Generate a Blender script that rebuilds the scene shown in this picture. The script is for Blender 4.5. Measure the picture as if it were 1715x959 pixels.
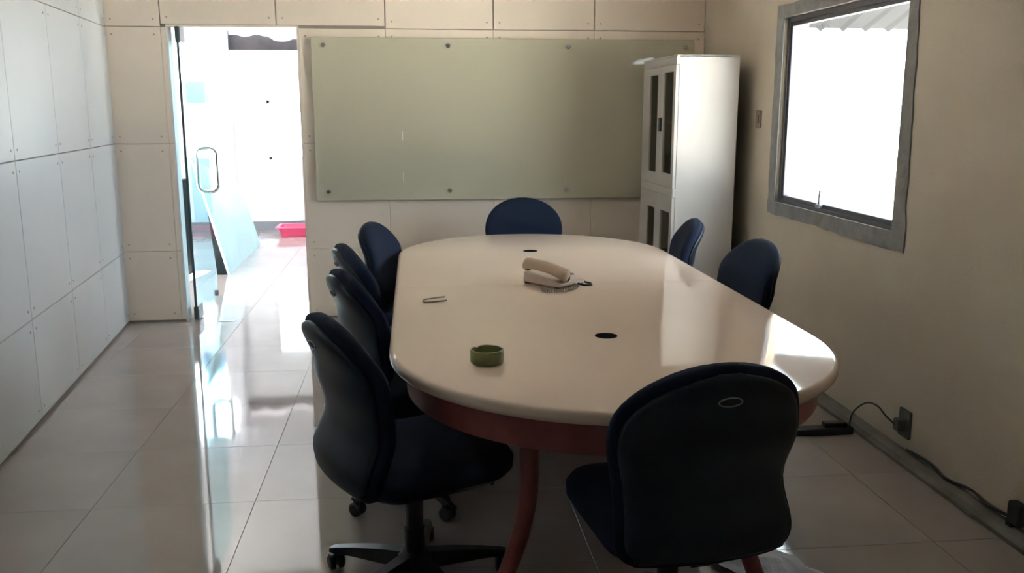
import bpy, bmesh, math, random
from mathutils import Vector, Matrix, noise
random.seed(7)
R = math.radians
S = bpy.context.scene
for o in list(bpy.data.objects): bpy.data.objects.remove(o)
COL = S.collection

# ------------------------------------------------------------------ camera
cd = bpy.data.cameras.new('camera'); cam = bpy.data.objects.new('camera', cd); COL.objects.link(cam)
cd.sensor_fit = 'HORIZONTAL'; cd.sensor_width = 36.0; cd.lens = 36.0 * 1500.0 / 1715.0
cd.clip_start = 0.05; cd.clip_end = 200
cam.location = (0, 0, 1.5)
cam.rotation_euler = (R(90 - 11.218), 0, R(-6.251))
S.camera = cam

# ------------------------------------------------------------------ sky, sun, exposure
W = bpy.data.worlds.new('sky'); S.world = W; W.use_nodes = True
bg = W.node_tree.nodes['Background']
bg.inputs[0].default_value = (0.80, 0.91, 1.0, 1); bg.inputs[1].default_value = 2.6
sd = bpy.data.lights.new('sun', 'SUN'); sd.energy = 34.0; sd.angle = R(1.0); sd.color = (1.0, 0.97, 0.93)
sun = bpy.data.objects.new('sun', sd); COL.objects.link(sun)
sun.rotation_euler = Vector((0.10, 0.62, -0.78)).to_track_quat('-Z', 'Y').to_euler()
S.view_settings.view_transform = 'Standard'; S.view_settings.look = 'None'
S.view_settings.gamma = 1.0; S.view_settings.use_curve_mapping = False
S.view_settings.exposure = 2.6
S.cycles.use_denoising = True
S.cycles.max_bounces = 12; S.cycles.diffuse_bounces = 8; S.cycles.glossy_bounces = 5; S.cycles.transparent_max_bounces = 16
S.cycles.sample_clamp_indirect = 8.0
S.cycles.caustics_reflective = False; S.cycles.caustics_refractive = False

def portal(loc, rot, sx, sy):          # sampling aid for the sky light that comes through an opening
    l = bpy.data.lights.new('window_portal', 'AREA'); l.shape = 'RECTANGLE'; l.size = sx; l.size_y = sy
    l.cycles.is_portal = True
    o = bpy.data.objects.new('window_portal', l); COL.objects.link(o); o.location = loc; o.rotation_euler = rot
portal((2.26, 4.405, 1.48), (0, R(90), 0), 1.0, 1.27)
portal((2.12, 7.8, 1.5), (0, R(90), 0), 1.2, 1.1)

# ------------------------------------------------------------------ materials
def mat(name, col, rough=0.5, metal=0.0, spec=0.5, coat=0.0, var=0.0, vscale=6.0, bump=0.0, bscale=60.0, col2=None, sheen=0.0):
    m = bpy.data.materials.new(name); m.use_nodes = True
    nt = m.node_tree; b = nt.nodes['Principled BSDF']
    b.inputs['Base Color'].default_value = (*col, 1); b.inputs['Roughness'].default_value = rough
    b.inputs['Metallic'].default_value = metal; b.inputs['Specular IOR Level'].default_value = spec
    b.inputs['Coat Weight'].default_value = coat; b.inputs['Coat Roughness'].default_value = 0.05
    b.inputs['Sheen Weight'].default_value = sheen
    if var or bump:
        tc = nt.nodes.new('ShaderNodeTexCoord')
    if var:
        n = nt.nodes.new('ShaderNodeTexNoise'); n.inputs['Scale'].default_value = vscale; n.inputs['Detail'].default_value = 5
        r = nt.nodes.new('ShaderNodeValToRGB')
        c2 = col2 or tuple(c * (1 - var) for c in col)
        r.color_ramp.elements[0].color = (*c2, 1); r.color_ramp.elements[0].position = 0.3
        r.color_ramp.elements[1].color = (*col, 1); r.color_ramp.elements[1].position = 0.65
        nt.links.new(tc.outputs['Object'], n.inputs['Vector']); nt.links.new(n.outputs['Fac'], r.inputs['Fac'])
        nt.links.new(r.outputs['Color'], b.inputs['Base Color'])
    if bump:
        n2 = nt.nodes.new('ShaderNodeTexNoise'); n2.inputs['Scale'].default_value = bscale; n2.inputs['Detail'].default_value = 3
        bp = nt.nodes.new('ShaderNodeBump'); bp.inputs['Strength'].default_value = bump; bp.inputs['Distance'].default_value = 0.01
        nt.links.new(tc.outputs['Object'], n2.inputs['Vector']); nt.links.new(n2.outputs['Fac'], bp.inputs['Height'])
        nt.links.new(bp.outputs['Normal'], b.inputs['Normal'])
    return m

def glass(name, tint, refl=1.0, diffuse=None, dfac=0.0):
    m = bpy.data.materials.new(name); m.use_nodes = True
    nt = m.node_tree; nt.nodes.remove(nt.nodes['Principled BSDF']); out = nt.nodes['Material Output']
    t = nt.nodes.new('ShaderNodeBsdfTransparent'); t.inputs[0].default_value = (*tint, 1)
    g = nt.nodes.new('ShaderNodeBsdfGlossy'); g.inputs['Roughness'].default_value = 0.02
    lw = nt.nodes.new('ShaderNodeLayerWeight'); lw.inputs['Blend'].default_value = 0.5   # facing: same on both sides of the sheet
    pw = nt.nodes.new('ShaderNodeMath'); pw.operation = 'POWER'; pw.inputs[1].default_value = 2.6
    nt.links.new(lw.outputs['Facing'], pw.inputs[0])
    mu = nt.nodes.new('ShaderNodeMath'); mu.operation = 'MULTIPLY_ADD'; mu.inputs[1].default_value = 0.90 * refl; mu.inputs[2].default_value = 0.045 * refl
    nt.links.new(pw.outputs[0], mu.inputs[0])
    mx = nt.nodes.new('ShaderNodeMixShader'); nt.links.new(mu.outputs[0], mx.inputs[0])
    base = t.outputs[0]
    if diffuse:
        d = nt.nodes.new('ShaderNodeBsdfDiffuse'); d.inputs[0].default_value = (*diffuse, 1)
        m2 = nt.nodes.new('ShaderNodeMixShader'); m2.inputs[0].default_value = dfac
        nt.links.new(base, m2.inputs[1]); nt.links.new(d.outputs[0], m2.inputs[2]); base = m2.outputs[0]
    nt.links.new(base, mx.inputs[1]); nt.links.new(g.outputs[0], mx.inputs[2]); nt.links.new(mx.outputs[0], out.inputs[0])
    return m

M = dict(
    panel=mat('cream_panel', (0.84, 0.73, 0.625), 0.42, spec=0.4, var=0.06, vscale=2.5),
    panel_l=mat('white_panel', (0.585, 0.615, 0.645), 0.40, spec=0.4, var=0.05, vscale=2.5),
    joint=mat('joint_backing', (0.30, 0.26, 0.22), 0.9),
    plaster=mat('cream_plaster', (0.69, 0.60, 0.485), 0.75, spec=0.25, var=0.10, vscale=2.0, bump=0.25, bscale=90),
    white=mat('white_paint', (0.74, 0.76, 0.79), 0.7, var=0.04),
    ceil=mat('ceiling_white', (0.78, 0.74, 0.69), 0.8),
    tile=mat('polished_tile', (0.385, 0.34, 0.325), 0.05, spec=0.85, var=0.14, vscale=2.2),
    grout=mat('tile_grout', (0.27, 0.235, 0.22), 0.9),
    screw=mat('screw_steel', (0.42, 0.37, 0.31), 0.5, metal=0.4),
    alu=mat('aluminium', (0.42, 0.43, 0.46), 0.38, metal=0.7),
    alu_dark=mat('dark_aluminium', (0.14, 0.135, 0.16), 0.4, metal=0.5),
    mortar=mat('grey_mortar', (0.34, 0.33, 0.32), 0.9, var=0.25, vscale=14, bump=0.5, bscale=40),
    pane=glass('window_glass', (0.97, 0.99, 0.98)),
    door_glass=glass('door_glass', (0.78, 0.92, 0.94), 0.2),
    board_glass=glass('glass_board', (0.70, 0.69, 0.58), 1.7, (0.84, 0.80, 0.63), 0.62),
    cab_glass=glass('cabinet_glass', (0.66, 0.64, 0.60), 0.3),
    steel=mat('stainless', (0.62, 0.63, 0.65), 0.25, metal=1.0),
    patch=mat('patch_fitting', (0.13, 0.13, 0.14), 0.4, metal=0.6),
    cab=mat('cabinet_enamel', (0.56, 0.52, 0.49), 0.35, var=0.03),
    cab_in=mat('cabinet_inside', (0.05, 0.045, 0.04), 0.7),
    black=mat('black_plastic', (0.012, 0.013, 0.016), 0.42),
    shell=mat('chair_shell', (0.010, 0.017, 0.033), 0.40, spec=0.4),
    fabric=mat('navy_fabric', (0.011, 0.018, 0.042), 0.85, spec=0.2, bump=0.3, bscale=420),
    top=mat('cream_tabletop', (0.86, 0.695, 0.585), 0.06, spec=0.36, coat=0.0, var=0.05, vscale=1.5),
    maroon=mat('maroon_wood', (0.42, 0.125, 0.115), 0.40, var=0.35, vscale=7),
    hole=mat('grommet_black', (0.006, 0.005, 0.005), 1.0, spec=0.05),
    phone=mat('phone_ivory', (0.62, 0.47, 0.35), 0.45),
    phone_b=mat('phone_beige', (0.60, 0.50, 0.43), 0.45),
    phone_d=mat('phone_keypad', (0.30, 0.26, 0.23), 0.5),
    phone_k=mat('phone_dark', (0.035, 0.025, 0.02), 0.5),
    cord=mat('phone_cord', (0.36, 0.30, 0.24), 0.5),
    green=mat('green_ashtray', (0.31, 0.33, 0.15), 0.35, var=0.2, vscale=20),
    wire=mat('grey_wire', (0.25, 0.22, 0.20), 0.4, metal=0.6),
    switch=mat('tan_switch', (0.36, 0.26, 0.20), 0.5),
    duct=mat('grey_duct', (0.22, 0.20, 0.18), 0.7, var=0.3, vscale=8),
    sock=mat('grey_socket', (0.10, 0.095, 0.085), 0.5),
    paper=mat('white_paper', (0.72, 0.73, 0.78), 0.7),
    cyan=mat('cyan_sheet', (0.40, 0.62, 0.67), 0.5, var=0.12, vscale=3),
    dark=mat('dark_board', (0.012, 0.016, 0.018), 0.9, spec=0.1),
    blue=mat('blue_panel', (0.22, 0.42, 0.60), 0.5),
    pale=mat('pale_blue_panel', (0.36, 0.54, 0.62), 0.5),
    greybase=mat('grey_base', (0.20, 0.22, 0.24), 0.7),
    pink=mat('pink_plastic', (0.86, 0.10, 0.22), 0.4),
    beam=mat('dark_beam', (0.07, 0.065, 0.07), 0.9, var=0.5, vscale=5),
    ground=mat('concrete_ground', (0.62, 0.60, 0.56), 0.9, var=0.08, vscale=0.6),
    roof=mat('corrugated_metal', (0.034, 0.036, 0.041), 0.9, spec=0.0),
    bind=mat('binder_dark', (0.035, 0.06, 0.065), 0.6),
    bind2=mat('binder_grey', (0.28, 0.31, 0.30), 0.6),
    rear=mat('low_bounce_brown', (0.30, 0.24, 0.19), 0.8),  # unseen rear wall, brown made up to cut light bounced into the room
    seal=mat('teal_edge', (0.06, 0.10, 0.11), 0.4),
    clay=mat('red_cup', (0.25, 0.10, 0.08), 0.5),
)

# ------------------------------------------------------------------ helpers
def link(name, me, m=None, parent=None, loc=None, smooth=False):
    o = bpy.data.objects.new(name, me); COL.objects.link(o)
    if m is not None and not me.materials: me.materials.append(m)
    if parent is not None: o.parent = parent
    if loc is not None: o.location = loc
    if smooth:
        for p in me.polygons: p.use_smooth = True
    return o
def done(bm, name):
    bmesh.ops.recalc_face_normals(bm, faces=bm.faces[:])
    me = bpy.data.meshes.new(name); bm.to_mesh(me); bm.free(); return me
def obj(name, bm, m, parent=None, loc=None, smooth=False, auto=None):
    me = done(bm, name); o = link(name, me, m, parent, loc, smooth or auto is not None)
    if auto is not None: me.set_sharp_from_angle(angle=R(auto))
    return o
def box(bm, x0, x1, y0, y1, z0, z1, bev=0.0, seg=1):
    v = [bm.verts.new((x, y, z)) for x in (x0, x1) for y in (y0, y1) for z in (z0, z1)]
    fs = [bm.faces.new([v[i] for i in q]) for q in ((0, 1, 3, 2), (4, 6, 7, 5), (0, 4, 5, 1), (2, 3, 7, 6), (0, 2, 6, 4), (1, 5, 7, 3))]
    if bev:
        es = {e for f in fs for e in f.edges}
        bmesh.ops.bevel(bm, geom=list(es), offset=bev, segments=seg, profile=0.5, affect='EDGES')
    return v
def bx(name, m, parent, x0, x1, y0, y1, z0, z1, bev=0.0, seg=1):
    bm = bmesh.new(); box(bm, x0, x1, y0, y1, z0, z1, bev, seg); return obj(name, bm, m, parent)
def loft(bm, rings, cap=True, closed=True):
    L = [[bm.verts.new(p) for p in r] for r in rings]
    n = len(L[0])
    for a, b in zip(L, L[1:]):
        for i in range(n if closed else n - 1):
            j = (i + 1) % n; bm.faces.new((a[i], a[j], b[j], b[i]))
    if cap: bm.faces.new(L[0][::-1]); bm.faces.new(L[-1])
    return L
def tube(bm, pts, r, n=8, cap=True):
    pts = [Vector(p) for p in pts]; rings = []
    up = Vector((0, 0, 1)); prev = None
    for i, p in enumerate(pts):
        t = (pts[min(i + 1, len(pts) - 1)] - pts[max(i - 1, 0)]).normalized()
        if prev is None:
            a = t.cross(up if abs(t.z) < 0.9 else Vector((1, 0, 0))).normalized()
        else:
            a = (prev - t * prev.dot(t)).normalized()
        prev = a; b = t.cross(a); rr = r[i] if isinstance(r, (list, tuple)) else r
        rings.append([p + (a * math.cos(2 * math.pi * k / n) + b * math.sin(2 * math.pi * k / n)) * rr for k in range(n)])
    loft(bm, rings, cap)
def smooth_path(P, k=6):
    P = [Vector(p) for p in P]; out = []
    for i in range(len(P) - 1):
        a, b, c, d = P[max(i - 1, 0)], P[i], P[i + 1], P[min(i + 2, len(P) - 1)]
        for j in range(k):
            t = j / k; out.append(0.5 * (2 * b + (c - a) * t + (2 * a - 5 * b + 4 * c - d) * t * t + (3 * b - a - 3 * c + d) * t ** 3))
    return out + [P[-1]]
def lathe(bm, prof, n=24, c=(0, 0, 0)):
    rings = [[(c[0] + r * math.cos(2 * math.pi * k / n), c[1] + r * math.sin(2 * math.pi * k / n), c[2] + z) for k in range(n)] for r, z in prof]
    loft(bm, rings)
def tag(o, label, cat, group=None):
    o['label'] = label; o['category'] = cat
    if group: o['group'] = group
    return o
def thing(name, label, cat, loc=(0, 0, 0), rz=0.0, group=None):
    o = bpy.data.objects.new(name, None); COL.objects.link(o); o.location = loc; o.rotation_euler = (0, 0, rz)
    o.empty_display_size = 0.1
    return tag(o, label, cat, group)
def struct(o): o['kind'] = 'structure'; return o
def dup(root, loc, rz, label):
    r = root.copy(); COL.objects.link(r); r.location = loc; r.rotation_euler = (0, 0, rz); r['label'] = label
    for ch in list(root.children):
        c = ch.copy(); COL.objects.link(c); c.parent = r
        for g in list(ch.children):
            d = g.copy(); COL.objects.link(d); d.parent = c
    return r

# ------------------------------------------------------------------ room shell
XR, YB, ZC = 2.11, 6.495, 2.80
YR = -2.6
floor = struct(bx('floor', M['grout'], None, -3.4, 2.2, YR - 0.1, 11.6, -0.12, -0.004))
tile_me = {}
def tile_piece(x0, x1, y0, y1):
    key = (round(x1 - x0, 3), round(y1 - y0, 3))
    if key not in tile_me:
        bm = bmesh.new(); w, d = key; g = 0.0008
        box(bm, g, w - g, g, d - g, -0.004, 0.0)
        es = [e for e in bm.edges if all(v.co.z > -0.001 for v in e.verts)]
        bmesh.ops.bevel(bm, geom=es, offset=0.0006, segments=1, affect='EDGES')
        tile_me[key] = done(bm, 'tile'); tile_me[key].materials.append(M['tile'])
    link('tile', tile_me[key], None, floor, (x0, y0, 0.0))
xs = [-3.4] + [-0.64 + 0.61 * k for k in range(-4, 5)] + [2.13]
ys = [YR] + [4.55 + 0.6 * k for k in range(-11, 12)] + [11.5]
ys = [y for y in ys if y <= 11.5]
for a, b in zip(xs, xs[1:]):
    for c, d in zip(ys, ys[1:]):
        if b - a > 0.02 and d - c > 0.02 and not (b < -2.3 and d < 6.4): tile_piece(a, b, c, d)

# --- panels with screws
screw_bm = bmesh.new(); lathe(screw_bm, [(0.0062, 0.0), (0.0062, 0.0015), (0.004, 0.0025)], 8)
screw_me = done(screw_bm, 'screw'); screw_me.materials.append(M['screw'])
def panel(parent, a0, a1, z0, z1, m, gap, axis, screws=True):
    # parent-local: panel front face at y = 0, room side is (axis * y)
    g = gap / 2; bm = bmesh.new()
    y0, y1 = (0.0, 0.010) if axis < 0 else (-0.010, 0.0)
    box(bm, a0 + g, a1 - g, y0, y1, z0 + g, z1 - g)
    fr = 0.0
    es = [e for e in bm.edges if all(abs(v.co.y - fr) < 1e-5 for v in e.verts)]
    bmesh.ops.bevel(bm, geom=es, offset=0.0025, segments=1, affect='EDGES')
    p = obj('panel', bm, m, parent)
    if screws and a1 - a0 > 0.25:
        for sx in (a0 + 0.045, a1 - 0.045):
            for sz in (z0 + 0.05, z1 - 0.05):
                s = link('screw', screw_me, None, p, (sx, 0.0, sz)); s.rotation_euler = (R(90) * (1 if axis < 0 else -1), 0, 0)
    return p

# back wall
bm = bmesh.new()
DX0, DX1, DZ = -1.645, -0.765, 2.058
box(bm, -2.25, DX0, 0.010, 0.10, 0, ZC); box(bm, DX1, 2.2, 0.010, 0.10, 0, ZC); box(bm, DX0, DX1, 0.010, 0.10, DZ, ZC)
wall_back = struct(obj('wall_back', bm, M['joint'], None, (0, YB, 0)))
cols = [-2.045, -1.679, -0.913, -0.174, 0.579, 1.300, 2.11]
rows = [0.012, 0.512, 1.262, 2.042, ZC]
for r0, r1 in zip(rows, rows[1:]):
    for c0, c1 in zip(cols, cols[1:]):
        g = 0.007 if r0 > 2 else 0.0016
        if r0 > 2:
            panel(wall_back, c0, c1, r0 + (0.016 if c0 < DX1 and c1 > DX0 else 0), r1, M['panel'], g, -1)
        else:
            if c1 <= DX0 + 0.001 or c0 >= DX1: panel(wall_back, c0, c1, r0, r1, M['panel'], g, -1)
            elif c0 < DX0 and c1 < DX1 + 0.2 and c1 <= DX0: pass
            else:
                if c0 < DX1 < c1: panel(wall_back, DX1, c1, r0, r1, M['panel'], g, -1)
    if r0 < 2: panel(wall_back, -1.679, DX0, r0, r1, M['panel'], 0.0022, -1, False)
# door jamb lining
jm = struct(bx('trim_1', M['white'], None, DX0 - 0.001, DX0 + 0.012, YB + 0.001, YB + 0.105, 0, DZ))
jm = struct(bx('trim_2', M['panel'], None, DX1 - 0.012, DX1 + 0.001, YB + 0.001, YB + 0.105, 0, DZ))
jm = struct(bx('trim_3', M['panel'], None, DX0 + 0.012, DX1 - 0.012, YB + 0.001, YB + 0.105, DZ - 0.012, DZ + 0.001))

# left wall (runs at a slight angle)
bm = bmesh.new(); box(bm, -0.12, 9.2, -0.10, -0.010, 0, ZC)
wall_left = struct(obj('wall_left', bm, M['joint'], None, (-2.037, YB, 0)))
wall_left.rotation_euler = (0, 0, math.atan2(-0.995, 0.098))
lc = [0.0, 0.675, 1.375, 2.10, 2.81, 3.52, 4.23, 4.94, 5.65, 6.36, 7.07, 7.78, 8.49, 9.15]
lr = [0.014, 0.506, 1.262, 2.040, ZC]
for r0, r1 in zip(lr, lr[1:]):
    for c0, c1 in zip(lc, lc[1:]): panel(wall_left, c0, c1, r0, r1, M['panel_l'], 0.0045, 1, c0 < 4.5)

# right wall with window openings
WY0, WY1, WZ0, WZ1 = 3.74, 5.06, 0.955, 2.005
bm = bmesh.new()
def rw(y0, y1, z0, z1): box(bm, XR, XR + 0.14, y0, y1, z0, z1)
rw(YR, WY0, 0, ZC); rw(WY1, 6.6, 0, ZC)
rw(WY0, WY1, 0, WZ0); rw(WY0, WY1, WZ1, ZC)
wall_right = struct(obj('wall_right', bm, M['plaster'], None))
wall_rear = struct(bx('wall_rear', M['rear'], None, -1.4, XR + 0.14, YR - 0.1, YR, 0, ZC))
ceiling = struct(bx('ceiling', M['ceil'], None, -2.3, XR + 0.14, YR - 0.1, 6.6, ZC, ZC + 0.1))
# cable duct along the foot of the right wall
bm = bmesh.new()
sec = [(0.0, 0.0), (-0.062, 0.0), (-0.062, 0.016), (-0.050, 0.034), (-0.018, 0.044), (0.0, 0.044)]
loft(bm, [[(XR + sx, y, sz + 0.002 * math.sin(y * 5)) for sx, sz in sec] for y in [2.0 + 0.2 * i for i in range(23)]])
duct = struct(obj('baseboard_right', bm, M['duct'], None))

def make_window(name, y0, y1, z0, z1, surround, handle):
    fr = bpy.data.objects.new(name, None); COL.objects.link(fr); fr.location = (XR, (y0 + y1) / 2, z0); struct(fr)
    hy, hz = (y1 - y0) / 2, z1 - z0
    if surround:   # rough mortar band around the opening, built as a thin uneven skirt
        bm = bmesh.new()
        def band(p, q, w0, w1, dirv, n=36):
            top = []; bot = []
            for i in range(n + 1):
                t = i / n; a = Vector(p).lerp(Vector(q), t)
                w = (w0 + (w1 - w0) * t) * (1 + 0.16 * noise.noise(Vector((t * 9 + w0 * 50, dirv[0] * 3, dirv[1] * 5))))
                top.append(a); bot.append(a + Vector((0, dirv[0] * w, dirv[1] * w)))
            A = [bm.verts.new((-0.008, v.y, v.z)) for v in top]; B = [bm.verts.new((-0.007, v.y, v.z)) for v in bot]
            Cc = [bm.verts.new((0.004, v.y, v.z)) for v in bot]; D = [bm.verts.new((0.004, v.y, v.z)) for v in top]
            for i in range(n):
                for u, v in ((A, B), (B, Cc), (Cc, D), (D, A)): bm.faces.new((u[i], u[i + 1], v[i + 1], v[i]))
        band((0, -hy - 0.11, 0.012), (0, hy + 0.10, 0.012), 0.085, 0.072, (0, -1))
        band((0, -hy - 0.11, hz), (0, hy + 0.10, hz), 0.05, 0.075, (0, 1))
        band((0, -hy, 0.0), (0, -hy, hz), 0.105, 0.07, (-1, 0))
        band((0, hy, 0.0), (0, hy, hz), 0.10, 0.10, (1, 0))
        obj('mortar_surround', bm, M['mortar'], fr)
    w = 0.032
    for a in ((-hy, -hy + w, 0, hz), (hy - w, hy, 0, hz), (-hy + w, hy - w, 0, w), (-hy + w, hy - w, hz - w, hz)):
        bx('frame_bar', M['alu_dark'], fr, 0.017, 0.060, a[0], a[1], a[2], a[3], 0.003)
    v = 0.052
    for a in ((-hy + w, -hy + v, w, hz - w), (hy - v, hy - w, w, hz - w), (-hy + v, hy - v, w, v), (-hy + v, hy - v, hz - v, hz - w)):
        bx('sash_bar', M['alu_dark'], fr, 0.024, 0.055, a[0], a[1], a[2], a[3], 0.002)
    bx('pane', M['pane'], fr, 0.036, 0.040, -hy + v - 0.004, hy - v + 0.004, v - 0.004, hz - v + 0.004)
    if handle:
        h = bx('window_latch', M['alu'], fr, 0.002, 0.024, 0.09, 0.14, 0.032, 0.052, 0.003)
        bm = bmesh.new(); tube(bm, [(0.012, 0.115, 0.050), (0.010, 0.110, 0.085), (0.006, 0.096, 0.125)], 0.006, 6)
        obj('latch_lever', bm, M['alu_dark'], h)
    return fr
make_window('window_1', WY0, WY1, WZ0, WZ1, True, True)

# ------------------------------------------------------------------ the bright room behind the doorway
YF = 11.5
bm = bmesh.new()
FW = (-1.78, -0.55, 0.88, 1.60)
box(bm, -3.4, FW[0], 0, 0.1, 0, 2.20); box(bm, FW[1], 2.2, 0, 0.1, 0, 2.20)
box(bm, FW[0], FW[1], 0, 0.1, 0, FW[2]); box(bm, FW[0], FW[1], 0, 0.1, FW[3], 2.20)
wall_far = struct(obj('wall_far', bm, M['white'], None, (0, YF, 0)))
struct(bx('trim_4', M['beam'], None, -2.2, 2.1, YF - 0.02, YF + 0.12, 2.20, 2.47, 0.0))
struct(bx('wall_far_left', M['white'], None, -3.4, -3.3, 6.6, YF, 0, 2.5))
bm = bmesh.new(); box(bm, 2.0, 2.1, 6.6, 7.25, 0, 2.5); box(bm, 2.0, 2.1, 8.35, YF, 0, 2.5); box(bm, 2.0, 2.1, 7.25, 8.35, 2.1, 2.5); box(bm, 2.0, 2.1, 7.25, 8.35, 0, 0.9)
struct(obj('wall_far_right', bm, M['white'], None))
struct(bx('ceiling', M['white'], None, -3.4, 2.1, 6.6, 10.9, 2.50, 2.55))
# torn edge of that ceiling
bm = bmesh.new(); n = 44; A = []; B = []; Cc = []
for i in range(n + 1):
    x = -2.3 + 3.2 * i / n
    dz = 0.09 * (0.5 + noise.noise(Vector((x * 3.1, 1.7, 0)))) + 0.04 * noise.noise(Vector((x * 13, 4.2, 0)))
    A.append(bm.verts.new((x, 10.9, 2.50))); B.append(bm.verts.new((x, YF - 0.1, 2.43 - dz))); Cc.append(bm.verts.new((x, YF - 0.08, 2.46 - dz)))
for i in range(n):
    bm.faces.new((A[i], A[i + 1], B[i + 1], B[i])); bm.faces.new((B[i], B[i + 1], Cc[i + 1], Cc[i]))
struct(obj('trim_5', bm, M['white'], None))
struct(bx('trim_6', M['white'], None, -2.39, -2.19, YF - 0.30, YF, 0, 2.5))                       # white pier
struct(bx('baseboard_far', M['greybase'], None, -3.3, 2.0, YF - 0.02, YF, 0, 0.11))
w3 = bpy.data.objects.new('window_2', None); COL.objects.link(w3); w3.location = (0, YF, 0); struct(w3)
for a in ((FW[0], FW[0] + 0.03, FW[2], FW[3]), (FW[1] - 0.03, FW[1], FW[2], FW[3]), (FW[0], FW[1], FW[2], FW[2] + 0.03), (FW[0], FW[1], FW[3] - 0.03, FW[3])):
    bx('frame_bar', M['white'], w3, a[0], a[1], 0.03, 0.07, a[2], a[3])
bx('pane', M['pane'], w3, FW[0] + 0.02, FW[1] - 0.02, 0.048, 0.052, FW[2] + 0.02, FW[3] - 0.02)
tag(bx('wall_panel', M['blue'], None, -2.72, -2.47, YF - 0.03, YF, 1.56, 2.30, 0.004), 'blue rectangular panel high on the far white wall, seen through the glass door', 'panel')
tag(bx('wall_panel', M['pale'], None, -2.72, -2.47, YF - 0.03, YF, 0.13, 0.90, 0.004), 'pale blue panel low on the far white wall, seen below the door handle', 'panel')

# leaning cyan sheet
t = thing('leaning_sheet', 'large pale cyan sheet leaning on edge beyond the glass door', 'board', (-1.72, 8.36, 0))
bm = bmesh.new(); n = 18; fa = []; fb = []
for i in range(n + 1):
    v = i / n
    # near end is tall, far end lower; the sheet leans to the left
    y = 1.90 * v; top = 1.05 - 0.36 * v
    sag = 0.03 * math.sin(v * 9)
    fa.append(((0.02 - 0.03 * v, y, 0.0), (-0.10, y - 0.03, top * 0.5 + sag * 0.4), (-0.23 + sag, y - 0.06, top)))
L = [[bm.verts.new(p) for p in r] for r in fa]; L2 = [[bm.verts.new((p[0] - 0.022, p[1], p[2])) for p in r] for r in fa]
for i in range(n):
    for j in range(2):
        bm.faces.new((L[i][j], L[i + 1][j], L[i + 1][j + 1], L[i][j + 1])); bm.faces.new((L2[i][j], L2[i][j + 1], L2[i + 1][j + 1], L2[i + 1][j]))
    bm.faces.new((L[i][0], L2[i][0], L2[i + 1][0], L[i + 1][0])); bm.faces.new((L[i][2], L[i + 1][2], L2[i + 1][2], L2[i][2]))
for i in (0, n):
    for j in range(2): bm.faces.new((L[i][j], L[i][j + 1], L2[i][j + 1], L2[i][j]))
obj('sheet', bm, M['cyan'], t)
bm = bmesh.new(); n = 14; A = []; B = []
for i in range(n + 1):
    z = 0.68 * i / n; f = i / n
    A.append((-0.005 - 0.145 * f - (0.008 if i % 2 else 0), 0.005, z)); B.append((-0.095 - 0.06 * f, 0.005, z))
va = [bm.verts.new(p) for p in A]; vb = [bm.verts.new(p) for p in B]
vc = [bm.verts.new((p[0], p[1] + 0.03, p[2])) for p in A]; vd = [bm.verts.new((p[0], p[1] + 0.03, p[2])) for p in B]
for i in range(n):
    for u, v in ((va, vb), (vb, vd), (vd, vc), (vc, va)): bm.faces.new((u[i], u[i + 1], v[i + 1], v[i]))
obj('ragged_shadow_wedge', bm, M['dark'], t)  # shadow under the sheet and its ragged edge, modelled as a black wedge
tag(bx('dark_board', M['dark'], None, -2.12, -2.075, 8.36, 8.56, 0.0, 0.87, 0.004), 'dark upright board standing behind the cyan sheet, left of the glass door', 'board')
t = thing('plastic_tray', 'shallow bright pink plastic tray on the floor of the bright room', 'tray', (-1.25, 11.0, 0))
bm = bmesh.new()
def rr(w, d, z, r=0.06, n=6):
    pts = []
    for cx, cy, a0 in ((w - r, d - r, 0), (-w + r, d - r, 90), (-w + r, -d + r, 180), (w - r, -d + r, 270)):
        for k in range(n + 1):
            a = R(a0 + 90 * k / n); pts.append((cx + r * math.cos(a), cy + r * math.sin(a), z))
    return pts
loft(bm, [rr(.34, .16, 0), rr(.37, .19, .10), rr(.40, .22, .105), rr(.40, .22, .115), rr(.355, .175, .115), rr(.33, .15, .02)])
obj('tray_body', bm, M['pink'], t, auto=30)
tag(bx('paper_strip', M['white'], None, -1.41, -1.30, 6.455, 6.485, 0.0, 0.003), 'small white strip lying on the floor in the doorway', 'strip')

# ------------------------------------------------------------------ glass door (pivots into the bright room)
door = bpy.data.objects.new('door_1', None); COL.objects.link(door); struct(door)
door.location = (-1.575, 6.545, 0); door.rotation_euler = (0, 0, R(92.5))     # local +x runs from pivot to free edge
bx('glass_leaf', M['door_glass'], door, -0.04, 0.82, -0.006, 0.006, 0.012, 2.048, 0.001)
for z0, z1, w0 in ((1.945, 2.052, 0.12), (0.006, 0.105, 0.12)):
    bx('patch_fitting', M['patch'], door, -0.045, w0, -0.018, 0.018, z0, z1, 0.006, 2)
bx('edge_seal', M['seal'], door, -0.050, -0.038, -0.008, 0.008, 0.012, 2.048)
bx('bottom_lock', M['patch'], door, 0.79, 0.824, -0.016, 0.016, 0.012, 0.06, 0.004)
bm = bmesh.new(); hz0, hz1 = 0.86, 1.20
for s in (-1, 1):
    pts = []
    yo = 0.075
    pts.append((0.745, 0.0, hz1))
    for k in range(9):
        a = R(90 - 90 * k / 8); pts.append((0.745, s * (0.02 + (yo - 0.02) * math.cos(a)), hz1 - 0.055 + 0.055 * math.sin(a)))
    for k in range(9):
        a = R(-90 * k / 8); pts.append((0.745, s * (0.02 + (yo - 0.02) * math.cos(a)), hz0 + 0.055 + 0.055 * math.sin(a)))
    pts.append((0.745, 0.0, hz0)); tube(bm, pts, 0.016, 10)
obj('pull_handle', bm, M['steel'], door, auto=50)

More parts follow.
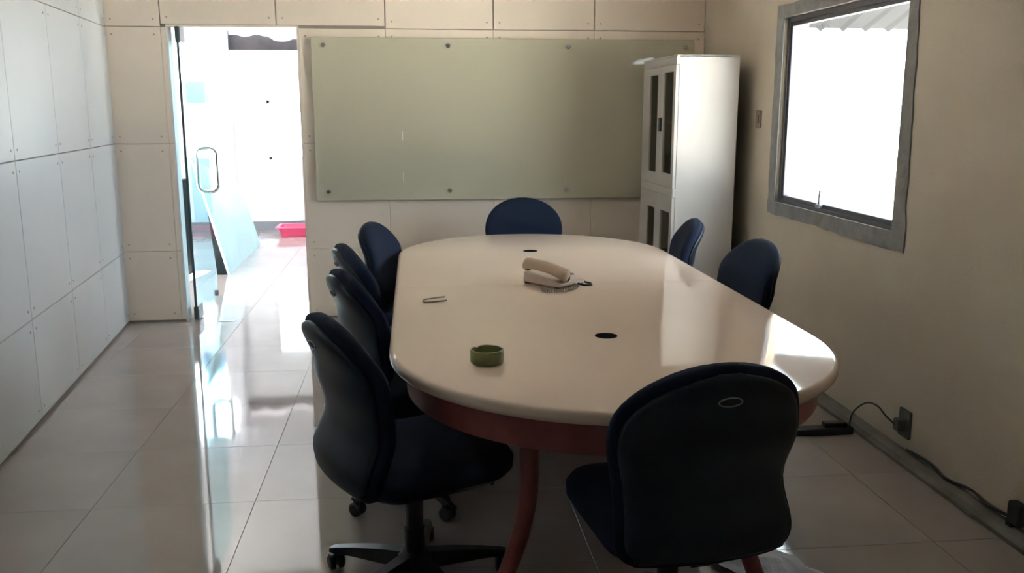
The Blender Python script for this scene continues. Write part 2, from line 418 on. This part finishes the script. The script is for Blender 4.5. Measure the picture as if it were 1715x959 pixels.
# ------------------------------------------------------------------ glass writing board
t = thing('glass_board', 'wide greenish glass writing board bolted to the back wall beside the doorway', 'board', (0.67, YB - 0.0045, 0.86))
bx('glass_sheet', M['board_glass'], t, -1.35, 1.35, -0.034, -0.026, 0.0, 1.12, 0.0015)
for x in (-1.268, -0.411, 0.438, 1.29):
    for z in (0.065, 1.07):
        bm = bmesh.new(); lathe(bm, [(0.009, 0.0), (0.009, 0.034), (0.015, 0.034), (0.015, 0.042), (0.012, 0.045)], 14)
        s = obj('standoff_bolt', bm, M['steel'], t, (x, 0, z), auto=40); s.rotation_euler = (R(90), 0, 0)
for z in (0.42, 0.13):
    bx('chalk_mark', M['paper'], t, -0.742, -0.737, -0.0355, -0.034, z, z + 0.065)

# ------------------------------------------------------------------ metal cabinet
CX0, CX1, CY0, CY1, CZ = 1.602, 2.0, 5.45, 6.235, 1.82
cab = thing('storage_cabinet', 'tall cream steel cabinet with glazed doors in the back right corner', 'cabinet', (CX0, CY0, 0))
w, d = CX1 - CX0, CY1 - CY0
bx('side_panel', M['cab'], cab, 0.018, w, 0, 0.012, 0.05, CZ, 0.003)
bx('side_panel', M['cab'], cab, 0.018, w, d - 0.012, d, 0.05, CZ, 0.003)
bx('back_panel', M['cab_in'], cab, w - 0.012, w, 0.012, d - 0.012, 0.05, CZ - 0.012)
bx('top_panel', M['cab'], cab, 0.0, w, 0, d, CZ - 0.012, CZ + 0.002, 0.003)
bx('plinth', M['cab'], cab, 0.03, w, 0.01, d - 0.01, 0.0, 0.09)
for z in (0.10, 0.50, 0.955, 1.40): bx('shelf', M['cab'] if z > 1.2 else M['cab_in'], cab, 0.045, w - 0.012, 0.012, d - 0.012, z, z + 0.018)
bx('middle_rail', M['cab'], cab, 0.0, 0.02, 0.0, d, 0.955, 1.01, 0.002)
bx('top_rail', M['cab'], cab, 0.0, 0.02, 0.0, d, 1.765, CZ - 0.012, 0.002)
def cab_door(y0, y1, z0, z1, py0, py1, pz0, pz1, handle=None):
    bm = bmesh.new()
    for a in ((y0, py0, z0, z1), (py1, y1, z0, z1), (py0, py1, z0, pz0), (py0, py1, pz1, z1)): box(bm, 0, 0.02, *a)
    bmesh.ops.remove_doubles(bm, verts=bm.verts[:], dist=0.0001)
    dr = obj('door', bm, M['cab'], cab)
    bx('pane', M['cab_glass'], dr, 0.008, 0.012, py0 - 0.004, py1 + 0.004, pz0 - 0.004, pz1 + 0.004)
    if handle:
        hy, hz = handle
        bx('handle', M['black'], dr, -0.012, 0.004, hy - 0.022, hy + 0.022, hz - 0.045, hz + 0.045, 0.005, 2)
hm = d / 2 - 0.045
cab_door(0.004, hm - 0.001, 1.012, 1.763, 0.055, 0.262, 1.095, 1.725, (0.315, 1.40))
cab_door(hm + 0.001, d - 0.004, 1.012, 1.763, hm + 0.06, 0.60, 1.085, 1.715)
cab_door(0.004, hm - 0.001, 0.095, 0.953, 0.055, 0.262, 0.20, 0.855)
cab_door(hm + 0.001, d - 0.004, 0.095, 0.953, hm + 0.06, 0.60, 0.20, 0.85)
items = [  # things standing on the shelves behind the glass
    ('box_file', 'grey', 1.42, 0.17, 0.06, 'bind2', 'lowest flat grey file on the upper cabinet shelf behind the near glass door'),
    ('box_file', 'dark', 1.48, 0.19, 0.07, 'bind', 'dark flat file in the middle of the pile on the upper cabinet shelf'),
    ('box_file', 'grey', 1.55, 0.17, 0.05, 'bind2', 'topmost grey file of the pile on the upper cabinet shelf')]
zz = 1.418
for nm, _, _, dd, hh, mm, lb in items:
    o = bx(nm, M[mm], None, CX0 + 0.07, CX0 + 0.33, CY0 + 0.06, CY0 + 0.06 + dd + 0.06, zz, zz + hh, 0.004); zz += hh
    tag(o, lb, 'file', 'files on the upper cabinet shelf')
bm = bmesh.new(); lathe(bm, [(0.028, 0), (0.036, 0.085), (0.033, 0.085), (0.026, 0.008)], 18)
tag(obj('cup', bm, M['clay'], None, (CX0 + 0.10, CY0 + 0.12, 0.973), auto=40), 'small reddish cup at the bottom of the near upper cabinet door', 'cup')
o = bx('carton', M['bind'], None, CX0 + 0.08, CX0 + 0.34, CY0 + 0.40, CY0 + 0.64, 0.973, 1.20, 0.004)
tag(o, 'dark carton behind the far upper glass door of the cabinet', 'box')

# wall switch
t = thing('light_switch', 'small tan wall switch between the cabinet and the window', 'switch', (XR, 5.372, 1.437))
bx('switch_plate', M['switch'], t, -0.010, 0.0, -0.038, 0.038, -0.052, 0.052, 0.003)
bx('rocker', M['switch'], t, -0.015, -0.009, -0.016, 0.016, -0.026, 0.026, 0.002)

# ------------------------------------------------------------------ conference table
TX, TY0, TY1, TR, SEAM = 0.6275, 2.09, 5.41, 0.7175, 3.795
tab = thing('conference_table', 'long cream conference table with rounded ends and maroon skirt', 'table', (TX, SEAM, 0))
def half(s, off, z, n=40, yc=0.0015):
    # outline of one half: s=-1 near, +1 far; local coordinates around the seam
    cy = (TY0 + TR - SEAM) if s < 0 else (TY1 - TR - SEAM); r = TR - off
    pts = [(r, s * yc, z)]
    for k in range(n + 1):
        a = math.pi * k / n; pts.append((r * math.cos(a), cy + s * r * math.sin(a), z))
    pts.append((-r, s * yc, z)); return pts
prof = [(0.016, 0.712), (0.006, 0.714), (0.001, 0.720), (0.0, 0.728), (0.001, 0.738), (0.005, 0.745), (0.011, 0.749), (0.018, 0.750)]
for s in (-1, 1):
    bm = bmesh.new(); loft(bm, [half(s, o_, z_) for o_, z_ in prof]); obj('tabletop', bm, M['top'], tab, auto=35)
def track(off, z, n=36):
    r = TR - off; a0 = TY0 + TR - SEAM; a1 = TY1 - TR - SEAM; pts = []
    for k in range(n + 1): a = math.pi * k / n; pts.append((r * math.cos(a), a1 + r * math.sin(a), z))
    for k in range(n + 1): a = math.pi + math.pi * k / n; pts.append((r * math.cos(a), a0 + r * math.sin(a), z))
    return pts
bm = bmesh.new(); L = loft(bm, [track(0.055, 0.712), track(0.055, 0.618), track(0.058, 0.612), track(0.075, 0.612), track(0.077, 0.712)], cap=False)
n = len(L[0])
for i in range(n): j = (i + 1) % n; bm.faces.new((L[-1][i], L[-1][j], L[0][j], L[0][i]))
obj('skirt', bm, M['maroon'], tab, auto=35)
for sy, ly in ((-1, 2.44), (1, 5.06)):
    for sx in (-1, 1):
        pts = []; rad = []
        for k in range(15):
            f = k / 14; z = 0.712 * (1 - f); c = max(0, (0.45 - z) / 0.45)
            pts.append((sx * (0.308 + 0.13 * c ** 1.7), ly - SEAM, z)); rad.append(0.031 - 0.006 * f)
        bm = bmesh.new(); tube(bm, pts, rad, 14); obj('leg', bm, M['maroon'], tab, auto=50)
for gx, gy in ((0.634, 2.876), (0.616, 4.725)):
    bm = bmesh.new(); lathe(bm, [(0.038, 0.7495), (0.038, 0.7512), (0.034, 0.7516), (0.030, 0.7504)], 24)
    obj('cable_grommet', bm, M['hole'], tab, (gx - TX, gy - SEAM, 0))

# ------------------------------------------------------------------ office chairs
def lerp_tab(tb, v):
    for (a, x), (b, y) in zip(tb, tb[1:]):
        if v <= b: f = (v - a) / (b - a); f = f * f * (3 - 2 * f); return x + (y - x) * f
    return tb[-1][1]
Z0, Z1 = 0.405, 0.915
def half_w(v):
    w = lerp_tab([(0, 0.232), (0.12, 0.236), (0.33, 0.228), (0.62, 0.252), (0.80, 0.254), (1, 0.254)], v)
    if v > 0.58: q = (v - 0.58) / 0.42; w *= max(0.0, 1 - q ** 2.35) ** 0.5
    if v < 0.11: q = (0.11 - v) / 0.11; w *= 1 - 0.18 * q ** 2.8
    return w
def depth(v): return lerp_tab([(0, -0.268), (0.10, -0.266), (0.36, -0.222), (0.65, -0.250), (1, -0.302)], v)
def back_surface(bm, grow, front, rear, edge, puff, NV=30, NU=18):
    vs = []
    for i in range(NV + 1):
        t = i / NV; v = 0.5 - 0.5 * math.cos(math.pi * t)
        vs.append(v)
    F = []; B = []
    for v in vs:
        hw = half_w(v) + (grow if 0.02 < v < 0.995 else 0)
        if v > 0.999: hw = 0.030
        z = Z0 + (Z1 - Z0) * v + grow * (2 * v - 1)
        fr = []; bk = []
        for j in range(NU + 1):
            u = -math.cos(math.pi * j / NU)
            x = u * hw; c = depth(v) + 0.035 * (x / 0.243) ** 2
            ev = min(1, min(v, 1 - v) / 0.16) ; eu = 1 - abs(u) ** 4
            e = (max(0.0, 1 - (1 - ev) ** 2.5) * max(0, eu)) ** 0.45
            fr.append(bm.verts.new((x, c + edge + (front - edge) * e + puff * e * (1 - u * u) * 0.5, z)))
            bk.append(bm.verts.new((x, c + rear + (edge - rear) * 0.75 * (1 - e), z)))
        F.append(fr); B.append(bk)
    for i in range(NV):
        for j in range(NU):
            bm.faces.new((F[i][j], F[i][j + 1], F[i + 1][j + 1], F[i + 1][j])); bm.faces.new((B[i][j], B[i + 1][j], B[i + 1][j + 1], B[i][j + 1]))
        for j in (0, NU): bm.faces.new((F[i][j], F[i + 1][j], B[i + 1][j], B[i][j]))
    for i in (0, NV):
        for j in range(NU): bm.faces.new((F[i][j], F[i][j + 1], B[i][j + 1], B[i][j]))
def seat_ring(w, d, z, y=0.02, r=0.14, n=7):
    return [(px, py + y + 0.0, pz) for px, py, pz in rr(w, d, z, r, n)]
CH_GROUP = 'navy office chairs around the conference table'
def make_chair(loc, rz, label):
    t = thing('office_chair', label, 'chair', loc, rz, CH_GROUP)
    bm = bmesh.new(); back_surface(bm, 0.004, 0.066, -0.008, 0.032, 0.010); obj('back_cushion', bm, M['fabric'], t, smooth=True)
    bm = bmesh.new(); back_surface(bm, -0.014, 0.008, -0.020, 0.006, 0.0); sh = obj('back_shell', bm, M['shell'], t, smooth=True)
    # grip slot high on the shell
    bm = bmesh.new(); zc = 0.835; pts = []
    for k in range(25):
        a = 2 * math.pi * k / 24; pts.append((0.030 * math.cos(a), depth(0.84) - 0.0285 - 0.12 * 0.012 * math.sin(a), zc + 0.011 * math.sin(a)))
    tube(bm, pts, 0.0017, 6, cap=False); obj('grip_ring', bm, M['alu'], sh, smooth=True)
    bm = bmesh.new()
    loft(bm, [[(0.029 * math.cos(2 * math.pi * k / 20), depth(0.84) + yy, zc + 0.010 * math.sin(2 * math.pi * k / 20)) for k in range(20)] for yy in (-0.026, -0.020)])
    obj('grip_slot', bm, M['black'], sh)
    bm = bmesh.new()
    loft(bm, [seat_ring(.20, .20, .392, r=.09), seat_ring(.225, .230, .398, r=.10), seat_ring(.238, .246, .42, r=.10), seat_ring(.240, .248, .452, r=.10), seat_ring(.228, .236, .474, r=.10), seat_ring(.19, .19, .485, r=.09), seat_ring(.10, .10, .488, r=.08)])
    obj('seat_cushion', bm, M['fabric'], t, auto=60)
    bm = bmesh.new(); loft(bm, [seat_ring(.16, .15, .372, r=.09), seat_ring(.205, .205, .380, r=.09), seat_ring(.222, .226, .400, r=.09)]); obj('seat_shell', bm, M['shell'], t, auto=60)
    bm = bmesh.new()
    path = [(0, 0.02, .372), (0, -.15, .370), (0, -.21, .378), (0, -.243, .40), (0, -.250, .43), (0, -.247, .46)]
    loft(bm, [[(x, p[1] + (0.006 if s else -0.006) * (1 if i > 2 else 0), p[2] + (0.006 if s else -0.006) * (1 if i <= 2 else 0)) for x, s in ((-.032, 0), (.032, 0), (.032, 1), (-.032, 1))] for i, p in enumerate(path)])
    obj('back_bar', bm, M['black'], t)
    bx('tilt_mechanism', M['black'], t, -.07, .07, -.08, .11, .335, .378, .01)
    bm = bmesh.new(); tube(bm, [(0.06, 0.02, .355), (0.17, 0.03, .35), (0.23, 0.03, .345)], 0.007, 8); lv = obj('height_lever', bm, M['black'], t)
    bm = bmesh.new(); lathe(bm, [(0.024, 0.0), (0.026, 0.008), (0.026, 0.035), (0.020, 0.044)], 14); k_ = obj('tension_knob', bm, M['black'], t, (0.0, 0.15, 0.318), auto=40)
    bm = bmesh.new(); lathe(bm, [(0.034, .07), (0.034, .20), (0.029, .205), (0.029, .30), (0.038, .305), (0.038, .337)], 18); obj('gas_column', bm, M['black'], t, auto=40)
    bm = bmesh.new(); lathe(bm, [(0.045, .055), (0.055, .07), (0.055, .105), (0.040, .122)], 18); obj('base_hub', bm, M['black'], t, auto=40)
    return t
leg_bm = bmesh.new()
loft(leg_bm, [[(x, -wd, z0), (x, wd, z0), (x, wd * .7, z1), (x, -wd * .7, z1)] for x, wd, z0, z1 in ((.03, .030, .062, .115), (.12, .027, .064, .108), (.22, .023, .066, .094), (.29, .020, .062, .080), (.31, .014, .062, .074))])
leg_me = done(leg_bm, 'base_leg'); leg_me.materials.append(M['black'])
cbm = bmesh.new()
for s in (-1, 1):
    rings = [[(rr_ * math.cos(2 * math.pi * k / 14), yy, .027 + rr_ * math.sin(2 * math.pi * k / 14)) for k in range(14)] for rr_, yy in ((.020, s * .005), (.027, s * .008), (.027, s * .020), (.020, s * .025))]
    loft(cbm, rings)
box(cbm, -.020, .018, -.004, .004, .022, .058); box(cbm, -.006, .006, -.006, .006, .05, .075)
cast_me = done(cbm, 'castor'); cast_me.materials.append(M['black'])
def star(t, a0):
    for k in range(5):
        a = R(a0 + 72 * k); l = link('base_leg', leg_me, None, t); l.rotation_euler = (0, 0, a)
        c = link('castor', cast_me, None, l, (.292, 0, 0)); c.rotation_euler = (0, 0, random.uniform(-2, 2))
# chair faces local +y; heading angle a means facing (cos a, sin a)
c0 = make_chair((-0.020, 2.665, 0), R(24 - 90), 'navy office chair at the near left end of the table, shown side-on')
star(c0, 154 - (24 - 90))
spots = [
    ((0.675, 2.215), 98, 'navy office chair nearest the camera, its dark back towards us at the table end'),
    ((-0.015, 3.38), 19, 'second office chair from the front on the left side, in front of two others'),
    ((-0.05, 4.01), 15, 'office chair third from the front on the left side, partly behind the second one'),
    ((0.03, 4.64), -14, 'farthest office chair on the left side, its front edge lit bright blue'),
    ((0.715, 5.66), -91, 'office chair at the far end of the table in front of the glass board'),
    ((1.240, 4.72), 170, 'farther of two office chairs on the right side, beside the cabinet'),
    ((1.30, 3.86), 184, 'nearer of two office chairs on the right side, below the window'),
]
for (x, y), a, lb in spots: dup(c0, (x, y, 0), R(a - 90), lb)

# ------------------------------------------------------------------ telephone and small things on the table
ZT = 0.7502
ph = thing('desk_telephone', 'ivory desk telephone with tilted handset and coiled cord mid table', 'telephone', (0.60, 3.80, ZT), R(38))
bm = bmesh.new()
loft(bm, [rr(.085, .105, .008, .02, 4), rr(.09, .11, .014, .02, 4), [(x, y, .024 + (y + .11) * 0.13) for x, y, z in rr(.088, .108, 0, .02, 4)], [(x, y, .030 + (y + .11) * 0.14) for x, y, z in rr(.078, .098, 0, .02, 4)]])
obj('phone_body', bm, M['phone_b'], ph, auto=40)
for sx in (-.07, .07):
    for sy in (-.09, .09): bx('foot', M['phone_k'], ph, sx - .01, sx + .01, sy - .01, sy + .01, 0, .009)
o = bx('keypad', M['phone_d'], ph, -.036, .044, -.05, .05, -.002, .004, .001); o.location = (.028, -.005, .0475); o.rotation_euler = (R(8), 0, 0)
for i in range(3):
    for j in range(4):
        bx('key', M['phone_b'], o, -.032 + i * .024, -.014 + i * .024, -.042 + j * .022, -.027 + j * .022, .004, .007, .001)
# handset: curved bar with two swollen ends, propped across the left of the body
bm = bmesh.new(); rings = []
for k in range(25):
    f = k / 24; s = -0.105 + 0.21 * f
    e = abs(2 * f - 1); wd = 0.028 + 0.006 * e ** 3; th = 0.018 + 0.010 * e ** 4
    if k in (0, 24): wd *= .55; th *= .6
    zc = 0.022 - 0.020 * e ** 2.2
    rings.append([(wd * math.cos(2 * math.pi * q / 14), s, zc + th * math.sin(2 * math.pi * q / 14)) for q in range(14)])
loft(bm, rings); hs = obj('handset', bm, M['phone'], ph, smooth=True)
hs.location = (-.070, -.02, .072); hs.rotation_euler = (R(17), R(-38), R(12))
for sy in (-.088, .088):
    bm = bmesh.new(); lathe(bm, [(0.020, -0.022), (0.022, -0.018), (0.022, -0.008)], 14); obj('ear_cap', bm, M['phone_k'], hs, (0, sy, 0.002), auto=40)
# coiled cord
bm = bmesh.new(); pts = []
N = 300
for k in range(N + 1):
    f = k / N; a = R(120 + 250 * f); cx_, cy_ = -.075 + .085 * math.cos(a), -.105 + .055 * math.sin(a)
    q = f * 2 * math.pi * 28
    pts.append((cx_ + .007 * math.cos(q) * math.cos(a), cy_ + .007 * math.cos(q) * math.sin(a), .0095 + .007 * math.sin(q)))
tube(bm, pts, 0.0022, 5); obj('coiled_cord', bm, M['cord'], ph, smooth=True)
bm = bmesh.new(); tube(bm, [(.03, -.10, .014), (.05, -.135, .006), (.085, -.145, .005), (.105, -.125, .005), (.085, -.10, .012)], 0.0045, 6); obj('line_cord', bm, M['phone_k'], ph, smooth=True)

# ashtray
bm = bmesh.new(); n = 40
def octr(r, z, notch=0.0):
    out = []
    for k in range(n):
        a = 2 * math.pi * k / n; rad = r * (1 + 0.02 * math.cos(8 * a))
        nz = notch * max(0, math.cos(1.5 * (a + 2.0))) ** 40
        out.append((rad * math.cos(a), rad * math.sin(a), z - nz))
    return out
loft(bm, [octr(.046, 0), octr(.0495, .004), octr(.0505, .039, .006), octr(.0495, .0415, .006), octr(.0455, .0415, .006), octr(.0435, .034, .003), octr(.040, .007)])
tag(obj('ashtray', bm, M['green'], None, (0.209, 2.60, ZT), auto=45), 'small round green ashtray on the near left of the tabletop', 'ashtray')
# bent wire
bm = bmesh.new(); tube(bm, [(0.090, 0.100, .003), (0.045, 0.078, .003), (0.010, 0.054, .003), (0.001, 0.036, .003), (0.002, 0.014, .003), (0.012, 0.0, .003), (0.05, 0.008, .003), (0.096, 0.032, .003)], 0.0028, 7)
tag(obj('wire_clip', bm, M['wire'], None, (0.025, 3.465, ZT), smooth=True), 'grey U-shaped bent wire lying at the left edge of the tabletop', 'wire')

# ------------------------------------------------------------------ right floor edge: strip, socket, cables, paper
t = thing('power_strip', 'black power strip on the floor at the foot of the right wall', 'power strip', (1.86, 3.82, 0))
bx('strip_body', M['black'], t, -.20, .17, -.028, .028, 0, .034, .006, 2)
bx('plug_top', M['black'], t, .03, .14, -.022, .022, .033, .058, .006, 2)
t = thing('wall_socket', 'grey wall socket with a plug in it, low on the right wall', 'socket', (XR, 3.50, 0.155))
bx('socket_plate', M['sock'], t, -.012, 0, -.045, .045, -.06, .065, .004, 2)
bx('plug', M['sock'], t, -.05, -.012, -.022, .024, -.03, .025, .007, 2)
bm = bmesh.new()
tube(bm, smooth_path([(XR - .045, 3.50, .15), (XR - .06, 3.56, .17), (XR - .05, 3.66, .185), (XR - .05, 3.76, .165), (XR - .07, 3.83, .10), (XR - .075, 3.85, .03)]), 0.004, 7)
c_ = obj('cord', bm, M['black'], t, smooth=True); c_.location = (-XR, -3.50, -0.155)
bm = bmesh.new(); pts = []
for k in range(30):
    f = k / 29; y = 3.46 - 0.69 * f; pts.append((XR - .012 - .008 * math.sin(f * 17), y, .052 + .010 * math.sin(f * 11) * (1 - f) + 0.012 * f))
tube(bm, pts, 0.006, 7)
cable_me = bm
t = thing('power_adapter', 'black plug adapter at the wall foot on the right edge of the photo', 'adapter', (XR, 2.72, 0.10))
bx('adapter_body', M['black'], t, -.045, -.004, -.035, .035, -.035, .045, .010, 2)
c_ = obj('cord', cable_me, M['black'], t, smooth=True); c_.location = (-XR, -2.72, -0.10)
bx('adapter_tab', M['black'], t, -.030, -.004, .02, .055, -.065, -.03, .004)
# crumpled paper
bm = bmesh.new(); n = 16; g = []
for i in range(n + 1):
    row = []
    for j in range(n + 1):
        x = -0.12 + 0.24 * i / n; y = -0.19 + 0.38 * j / n
        z = 0.012 + 0.022 * abs(noise.noise(Vector((x * 9, y * 9, 3.3)))) + 0.010 * noise.noise(Vector((x * 24, y * 24, 1)))
        row.append(bm.verts.new((x + .02 * noise.noise(Vector((y * 12, x, 0))), y + .02 * noise.noise(Vector((x * 12, y, 5))), max(.002, z))))
    g.append(row)
for i in range(n):
    for j in range(n): bm.faces.new((g[i][j], g[i + 1][j], g[i + 1][j + 1], g[i][j + 1]))
pp = obj('paper_sheet', bm, M['paper'], None, (1.15, 2.585, 0)); pp.rotation_euler = (0, 0, R(24))
tag(pp, 'crumpled white sheet of paper on the floor under the nearest chair', 'paper')

# ------------------------------------------------------------------ outside the window
struct(bx('ground', M['ground'], None, -25, 40, -25, 40, -0.30, -0.14))
t = thing('canopy_roof', 'pale corrugated metal canopy roof seen through the window', 'roof', (0, 0, 0))
bm = bmesh.new(); nx = 90; A = []; B = []; A2 = []; B2 = []
for i in range(nx * 4 + 1):
    x = 3.2 + 4.0 * i / (nx * 4); q = (x - 3.337) / 0.2; f = q - math.floor(q)
    dz = 0.034 * max(0.0, 1 - abs(f - 0.5) / 0.16) if abs(f - 0.5) < 0.16 else 0.0
    dz = -min(dz, 0.026)
    A.append(bm.verts.new((x, 7.5, 2.165 + dz))); B.append(bm.verts.new((x, 4.4, 2.165 + 0.33 * 3.1 + dz)))
    A2.append(bm.verts.new((x, 7.5, 2.168 + dz))); B2.append(bm.verts.new((x, 4.4, 2.168 + 0.33 * 3.1 + dz)))
for i in range(len(A) - 1):
    bm.faces.new((A[i], B[i], B[i + 1], A[i + 1])); bm.faces.new((A2[i], A2[i + 1], B2[i + 1], B2[i])); bm.faces.new((A[i], A[i + 1], A2[i + 1], A2[i])); bm.faces.new((B[i], B2[i], B2[i + 1], B[i + 1]))
obj('roof_sheet', bm, M['roof'], t)
for px_ in (5.4, 7.0):
    bx('post', M['alu_dark'], t, px_ - .04, px_ + .04, 4.50, 4.58, -0.14, 3.10)
    bx('post', M['alu_dark'], t, px_ - .04, px_ + .04, 9.9 - 2.6, 9.98 - 2.6, -0.14, 2.19)
